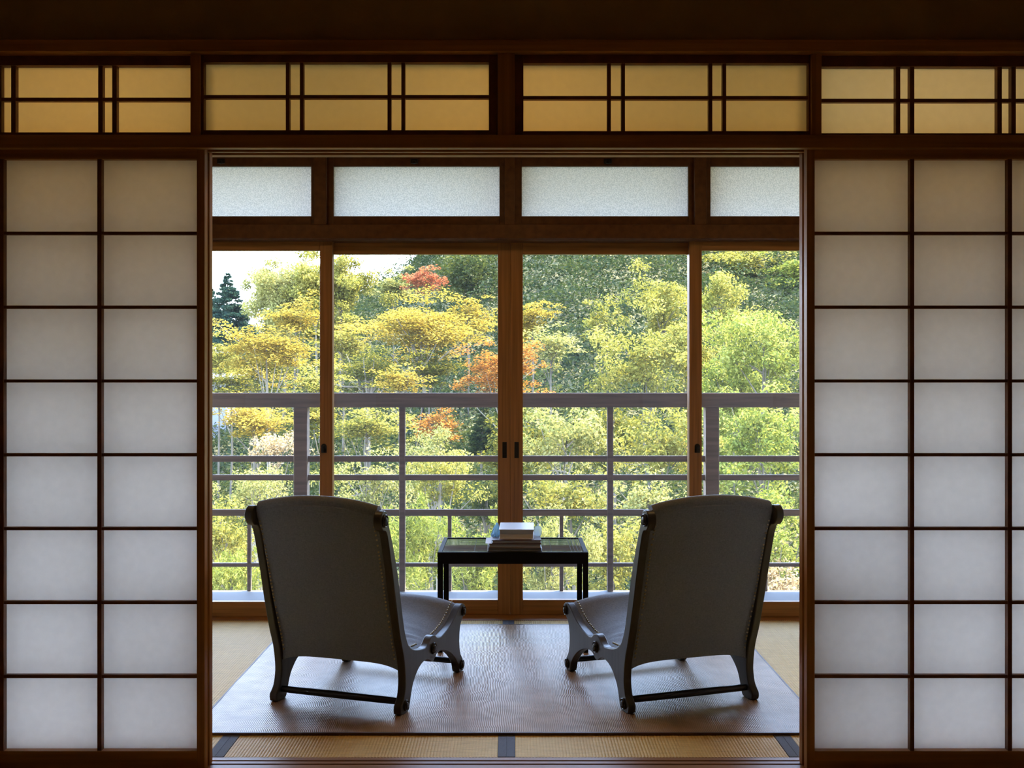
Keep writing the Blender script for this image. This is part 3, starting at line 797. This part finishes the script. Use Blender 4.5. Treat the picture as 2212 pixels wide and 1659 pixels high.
# far slope
tree('dark blue green conifer against the sky at the far left', 492, 668, 66, 78, 46, 'cone', BLUE, .27, 4.5, 1)
tree('pale green tree against the sky, right of the conifer', 575, 612, 48, 72, 37, 'round', PALE, .20, 2.6, 105, fill=.05)
tree('second dark conifer lower down the left edge', 455, 690, 60, 70, 50, 'cone', BLUE, .32, 3.0, 2)
tree('tall pale green tree beside the conifer, touching the top of the glass', 612, 640, 92, 118, 36, 'round', PALE, .20, 3.0, 3, nb=10, fill=.05)
tree('pale green tree left of the gap of sky', 740, 620, 90, 82, 38, 'round', YGRN, .22, 2.6, 4, fill=.05)
tree('low green tree under the gap of sky', 848, 622, 62, 42, 40, 'spray', PALE, .24, 1.8, 5, fill=.1)
tree('small red maple on the skyline', 912, 604, 58, 34, 38, 'spray', REDD, .22, 1.2, 6)
tree('dark green tree right of the red maple', 1008, 592, 92, 66, 46, 'round', DRKM, .30, 1.3, 7)
tree('yellow green tree at the top right edge of the glass', 1610, 575, 105, 60, 44, 'layer', YGRN, .28, 1.3, 8)
tree('green tree high at the right edge, below the eave', 1725, 590, 80, 66, 42, 'layer', LIME, .28, 1.2, 9)
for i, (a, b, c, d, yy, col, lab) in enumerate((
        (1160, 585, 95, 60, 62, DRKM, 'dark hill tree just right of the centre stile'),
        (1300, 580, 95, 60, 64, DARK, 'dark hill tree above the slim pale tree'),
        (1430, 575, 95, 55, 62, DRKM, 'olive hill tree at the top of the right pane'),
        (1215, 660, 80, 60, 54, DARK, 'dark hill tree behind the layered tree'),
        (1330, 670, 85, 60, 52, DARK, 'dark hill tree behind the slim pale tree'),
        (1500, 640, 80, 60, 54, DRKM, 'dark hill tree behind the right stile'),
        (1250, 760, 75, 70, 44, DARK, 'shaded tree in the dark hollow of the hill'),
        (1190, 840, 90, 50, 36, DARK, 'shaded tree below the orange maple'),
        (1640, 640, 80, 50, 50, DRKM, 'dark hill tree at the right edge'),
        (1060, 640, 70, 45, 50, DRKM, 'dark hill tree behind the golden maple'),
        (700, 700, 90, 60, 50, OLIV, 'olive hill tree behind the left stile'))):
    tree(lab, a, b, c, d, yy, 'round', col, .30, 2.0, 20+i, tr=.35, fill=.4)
# middle distance
tree('broad golden maple filling the middle left pane', 905, 700, 190, 84, 27, 'layer', GOLD, .19, 1.1, 40, bark='palebark', nb=10)
tree('golden maple with layered sprays at the left', 575, 755, 130, 92, 23, 'layer', GOLD, .17, 1.15, 41, bark='palebark')
tree('olive tree with bare pale limbs under the golden maple', 800, 800, 130, 62, 25, 'layer', OLIV, .17, .8, 42, bark='palebark', nb=12, trunk_r=.10)
tree('small yellow maple just above the railing', 860, 825, 80, 40, 21, 'layer', GOLD, .15, 1.1, 43)
tree('orange maple behind the centre stile', 1078, 800, 105, 74, 21, 'spray', ORAN, .14, 1.2, 44, bark='palebark')
tree('yellow orange tree right of the centre stile', 1150, 690, 48, 58, 28, 'layer', GOLD, .17, 1.3, 45)
tree('pale tree with flat layered sprays right of the centre', 1190, 745, 74, 62, 24, 'layer', PALE, .16, .9, 46)
tree('slim pale tree standing in front of the dark hill', 1296, 695, 38, 46, 34, 'round', YGRN, .20, 1.0, 47, bark='palebark')
tree('round yellow green tree in front of the dark hill', 1432, 662, 96, 82, 31, 'round', YGRN, .20, 1.1, 48)
tree('upright yellow green tree right of the right stile', 1562, 660, 58, 82, 28, 'round', YGRN, .18, 1.2, 49)
tree('pale yellow tree above the railing right of the centre', 1395, 785, 132, 92, 21, 'round', YGRN, .15, 1.1, 50)
tree('large bright green tree at the right edge', 1650, 760, 125, 130, 18, 'round', LIME, .14, 1.2, 51, nb=10)
tree('bright green tree behind the right railing post', 1585, 850, 90, 90, 19, 'round', LIME, .14, 1.1, 52)
tree('yellow green tree beside the left stile, under the tall pale tree', 680, 620, 60, 80, 35, 'round', YGRN, .20, 2.2, 102, fill=.1)
tree('olive tree behind the golden maple at the left', 560, 790, 120, 70, 30, 'layer', OLIV, .19, 1.0, 103)
tree('yellow green tree at the left edge, above the railing', 475, 770, 70, 60, 27, 'layer', YGRN, .18, 1.0, 104)
tree('golden tree filling the left pane under the tall pale tree', 640, 690, 80, 60, 29, 'layer', GOLD, .19, 1.1, 90)
tree('yellow green tree between the two big golden maples', 740, 745, 80, 60, 28, 'layer', YGRN, .19, 1.0, 91)
tree('olive green tree right of the bare pale limbs', 930, 800, 80, 60, 27, 'layer', OLIV, .18, 1.0, 92)
tree('olive tree low behind the left pane', 500, 830, 90, 50, 26, 'layer', OLIV, .18, 1.0, 93)
tree('yellow green tree behind the left stile, just above the railing', 690, 830, 80, 45, 21, 'layer', YGRN, .15, 1.1, 94)
tree('golden tree right of the gap of sky', 1010, 680, 75, 55, 31, 'layer', GOLD, .20, 1.1, 95)
tree('bright tree behind the right stile above the railing', 1490, 770, 80, 90, 22, 'round', YGRN, .15, 1.1, 96)
tree('bright lime tree low behind the right railing post', 1540, 930, 80, 90, 17, 'round', LIME, .13, 1.1, 97)
tree('olive tree behind the left railing post', 660, 900, 90, 60, 20, 'layer', OLIV, .14, 1.0, 98)
tree('green tree behind the centre stile below the top rail', 1110, 960, 80, 90, 18, 'round', OLIV, .14, 1.1, 99)
tree('pale green tree below the rust coloured tree', 940, 980, 90, 60, 16, 'fine', PALE, .11, 1.0, 100)
tree('olive tree behind the right slim railing post', 1320, 940, 90, 80, 18, 'round', OLIV, .14, 1.1, 101)
# around and below the railing
tree('yellow maple with layered sprays behind the left railing', 545, 905, 125, 58, 17, 'layer', GOLD, .13, 1.1, 60)
tree('green layered tree behind the slim railing post', 790, 915, 120, 60, 18, 'layer', YGRN, .13, 1.0, 61)
tree('rust coloured tree below the top rail', 950, 920, 66, 46, 20, 'spray', ORAN, .13, 1.0, 62)
tree('dark green conifer left of the centre stile', 1045, 925, 46, 75, 22, 'cone', DRKM, .14, 3.0, 63)
tree('pale tree with large leaves right of the centre stile', 1225, 950, 120, 86, 15, 'round', PALE, .13, 1.0, 64, bark='palebark', nb=11)
tree('yellow green tree between the right railing posts', 1425, 960, 110, 92, 15, 'round', YGRN, .13, 1.1, 65, nb=10)
tree('dense green tree behind the right railing', 1645, 960, 110, 110, 14, 'round', LIME, .12, 1.2, 66, nb=10)
tree('pale flowering shrub behind the left railing post', 590, 965, 70, 36, 14, 'fine', ROSE, .09, 1.0, 67, cat='shrub', name='shrub', group='shrubs below the balcony')
tree('thin twiggy pale shrub left of the left stile', 560, 1060, 120, 62, 12.5, 'fine', PALE, .075, .75, 68, cat='shrub', name='shrub', group='shrubs below the balcony', bark='palebark', nb=16)
tree('thin twiggy shrub right of the left stile', 790, 1045, 110, 66, 12.5, 'fine', PALE, .075, .75, 69, cat='shrub', name='shrub', group='shrubs below the balcony', bark='palebark', nb=16)
tree('pale yellow shrub above the left end of the table', 950, 1030, 85, 75, 12, 'fine', YGRN, .08, 1.0, 70, cat='shrub', name='shrub', group='shrubs below the balcony', bark='palebark', nb=12)
tree('dark green bush left of the centre stile', 1050, 1075, 52, 60, 13, 'round', DRKM, .10, 1.2, 71, cat='shrub', name='shrub', group='shrubs below the balcony')
tree('yellow green shrub under the cross rails right of the centre', 1230, 1075, 120, 60, 12, 'round', YGRN, .10, 1.1, 72, cat='shrub', name='shrub', group='shrubs below the balcony', nb=10)
tree('bright leafy shrub left of the right chair', 1400, 1085, 100, 66, 11.5, 'round', PALE, .10, 1.1, 73, cat='shrub', name='shrub', group='shrubs below the balcony', nb=10)
tree('leafy green shrub right of the right chair', 1660, 1105, 100, 70, 11.5, 'round', LIME, .10, 1.1, 74, cat='shrub', name='shrub', group='shrubs below the balcony')
tree('tangled shrub left of the left chair', 490, 1165, 90, 90, 10.5, 'fine', YGRN, .08, 1.0, 75, cat='shrub', name='shrub', group='shrubs below the balcony', bark='palebark', nb=14)
tree('bright bamboo grass left of the table', 905, 1190, 90, 110, 10, 'blade', LIME, .10, 1.2, 76, cat='bamboo', name='bamboo_clump', group='bamboo grass below the balcony', asp=.22)
tree('bright bamboo grass under the table', 1025, 1215, 80, 100, 9.6, 'blade', LIME, .10, 1.2, 77, cat='bamboo', name='bamboo_clump', group='bamboo grass below the balcony', asp=.22)
tree('grey green bamboo grass right of the centre stile', 1195, 1205, 90, 100, 9.8, 'blade', PALE, .09, 1.2, 78, cat='bamboo', name='bamboo_clump', group='bamboo grass below the balcony', asp=.25)
tree('yellow shrub left of the right chair, low down', 1330, 1200, 80, 100, 10.2, 'round', YGRN, .09, 1.2, 79, cat='shrub', name='shrub', group='shrubs below the balcony')
tree('green bush low down at the right edge', 1675, 1195, 70, 60, 10.4, 'round', LIME, .09, 1.2, 80, cat='shrub', name='shrub', group='shrubs below the balcony')
tree('pinkish shrub at the lower right edge', 1695, 1262, 70, 44, 9.6, 'fine', ROSE, .08, 1.2, 81, cat='shrub', name='shrub', group='shrubs below the balcony')
tree('yellow green bamboo grass at the lower left edge', 500, 1250, 90, 70, 9.6, 'blade', LIME, .10, 1.3, 82, cat='bamboo', name='bamboo_clump', group='bamboo grass below the balcony', asp=.22)
tree('yellow bush behind the left chair', 720, 1160, 120, 90, 10.6, 'round', YGRN, .09, 1.0, 83, cat='shrub', name='shrub', group='shrubs below the balcony')
tree('green bush behind the right chair', 1520, 1180, 110, 90, 10.6, 'round', YGRN, .09, 1.0, 84, cat='shrub', name='shrub', group='shrubs below the balcony')

# ground cover on the slope
def cover(name, label, y0, y1, n, cols, hgt, seed):
    rng = np.random.default_rng(seed)
    yy = y0+(y1-y0)*rng.uniform(0, 1, n); xx = yy*rng.uniform(-.5, .5, n)
    zz = np.array([ground(a, b) for a, b in zip(xx, yy)])
    cl = np.array([noise.noise(Vector((a*.45, b*.45, 4))) for a, b in zip(xx, yy)])
    cen = np.stack([xx, yy, zz + rng.uniform(0, 1, n)**1.5*(.4+hgt*yy)*np.clip(.6+1.3*cl, .15, 1.6)], 1)
    sz = (.03+.0022*np.minimum(yy, 34)+.0006*np.maximum(yy-34, 0))[:, None]
    me = leaves_mesh(name, cen, np.array([0,0,.9])+unit(rng, n)*.8, sz*1.6, sz*.8, leaf_mat(cols, .4), rng)
    o = bpy.data.objects.new(name, me); COL.objects.link(o)
    tag(o, label, 'undergrowth', None, 'stuff')
cover('undergrowth', 'low leafy undergrowth between the nearer trees', 6.6, 30, 170000, DRKM, .03, 5)  # dark leaf hues put the shade of the gaps into the colour
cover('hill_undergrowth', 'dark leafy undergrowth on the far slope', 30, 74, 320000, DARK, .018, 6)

# small house between the trees at the left edge
hx0, hx1, hy0 = PX(420, 40), PX(488, 40), 40
hz = PZ(838, 40); he = PZ(818, 40)
hs = thing('house', ((hx0+hx1)/2, hy0+2, ground(-11, 42)), 'pale grey house showing between trees at the left edge', 'house')
box('wall', M['housewall'], (hx0, hx1, hy0, hy0+4, ground(-11, 42)-.5, he), hs)
MB().prism([(hy0-.5, he), (hy0+2, PZ(806, 40)), (hy0+4.5, he), (hy0+2, he-.05)], hx0-.4, hx1+.4, 'x').build('roof', M['houseroof'], hs)
box('window', M['glass'], (hx0+.3, hx0+.9, hy0-.02, hy0+.02, he-1.1, he-.4), hs)
print('leaves', TOTAL[0])

# ------------------------------------------------------------------ light
w = bpy.data.worlds.new('World'); S.world = w; w.use_nodes = True
nt = w.node_tree; nt.nodes.clear()
wo = nt.nodes.new('ShaderNodeOutputWorld'); bg = nt.nodes.new('ShaderNodeBackground')
tc = nt.nodes.new('ShaderNodeTexCoord'); sp = nt.nodes.new('ShaderNodeSeparateXYZ'); rp = nt.nodes.new('ShaderNodeValToRGB')
L(nt, tc.outputs['Generated'], sp.inputs[0]); L(nt, sp.outputs['Z'], rp.inputs[0])
e = rp.color_ramp.elements
e[0].position = 0; e[0].color = (.71, .83, 1, 1); e[1].position = 1; e[1].color = (.28, .50, 1, 1)
x = e.new(.35); x.color = (.47, .65, 1, 1)
L(nt, rp.outputs[0], bg.inputs[0]); bg.inputs[1].default_value = 5.9
L(nt, bg.outputs[0], wo.inputs[0])
sun = bpy.data.lights.new('sun', 'SUN'); sun.energy = 15; sun.angle = math.radians(.6); sun.color = (1, .87, .66)
so = bpy.data.objects.new('sun', sun); COL.objects.link(so)
el, azm = math.radians(55), math.radians(55)          # sun ahead and to the right, high
dv = Vector((math.cos(el)*math.sin(azm), math.cos(el)*math.cos(azm), math.sin(el)))
so.rotation_euler = dv.to_track_quat('Z', 'Y').to_euler(); so.location = dv*60

# ------------------------------------------------------------------ camera
cd = bpy.data.cameras.new('camera'); cam = bpy.data.objects.new('camera', cd); COL.objects.link(cam)
cd.sensor_width = 36; cd.lens = 36*F/2212; cd.sensor_fit = 'HORIZONTAL'
cd.shift_y = -(829.5-HY)/2212
cam.location = (0, 0, H); cam.rotation_euler = (math.radians(90), 0, 0); cd.clip_end = 500
S.camera = cam
S.view_settings.view_transform = 'Standard'; S.view_settings.look = 'None'
S.view_settings.exposure = 1.3; S.view_settings.gamma = 1
S.view_settings.use_curve_mapping = False
cy = S.cycles
cy.use_denoising = True; cy.adaptive_threshold = .03
cy.max_bounces = 7; cy.diffuse_bounces = 4; cy.glossy_bounces = 3; cy.transmission_bounces = 5; cy.transparent_max_bounces = 12
cy.caustics_reflective = False; cy.caustics_refractive = False
cy.sample_clamp_indirect = 6
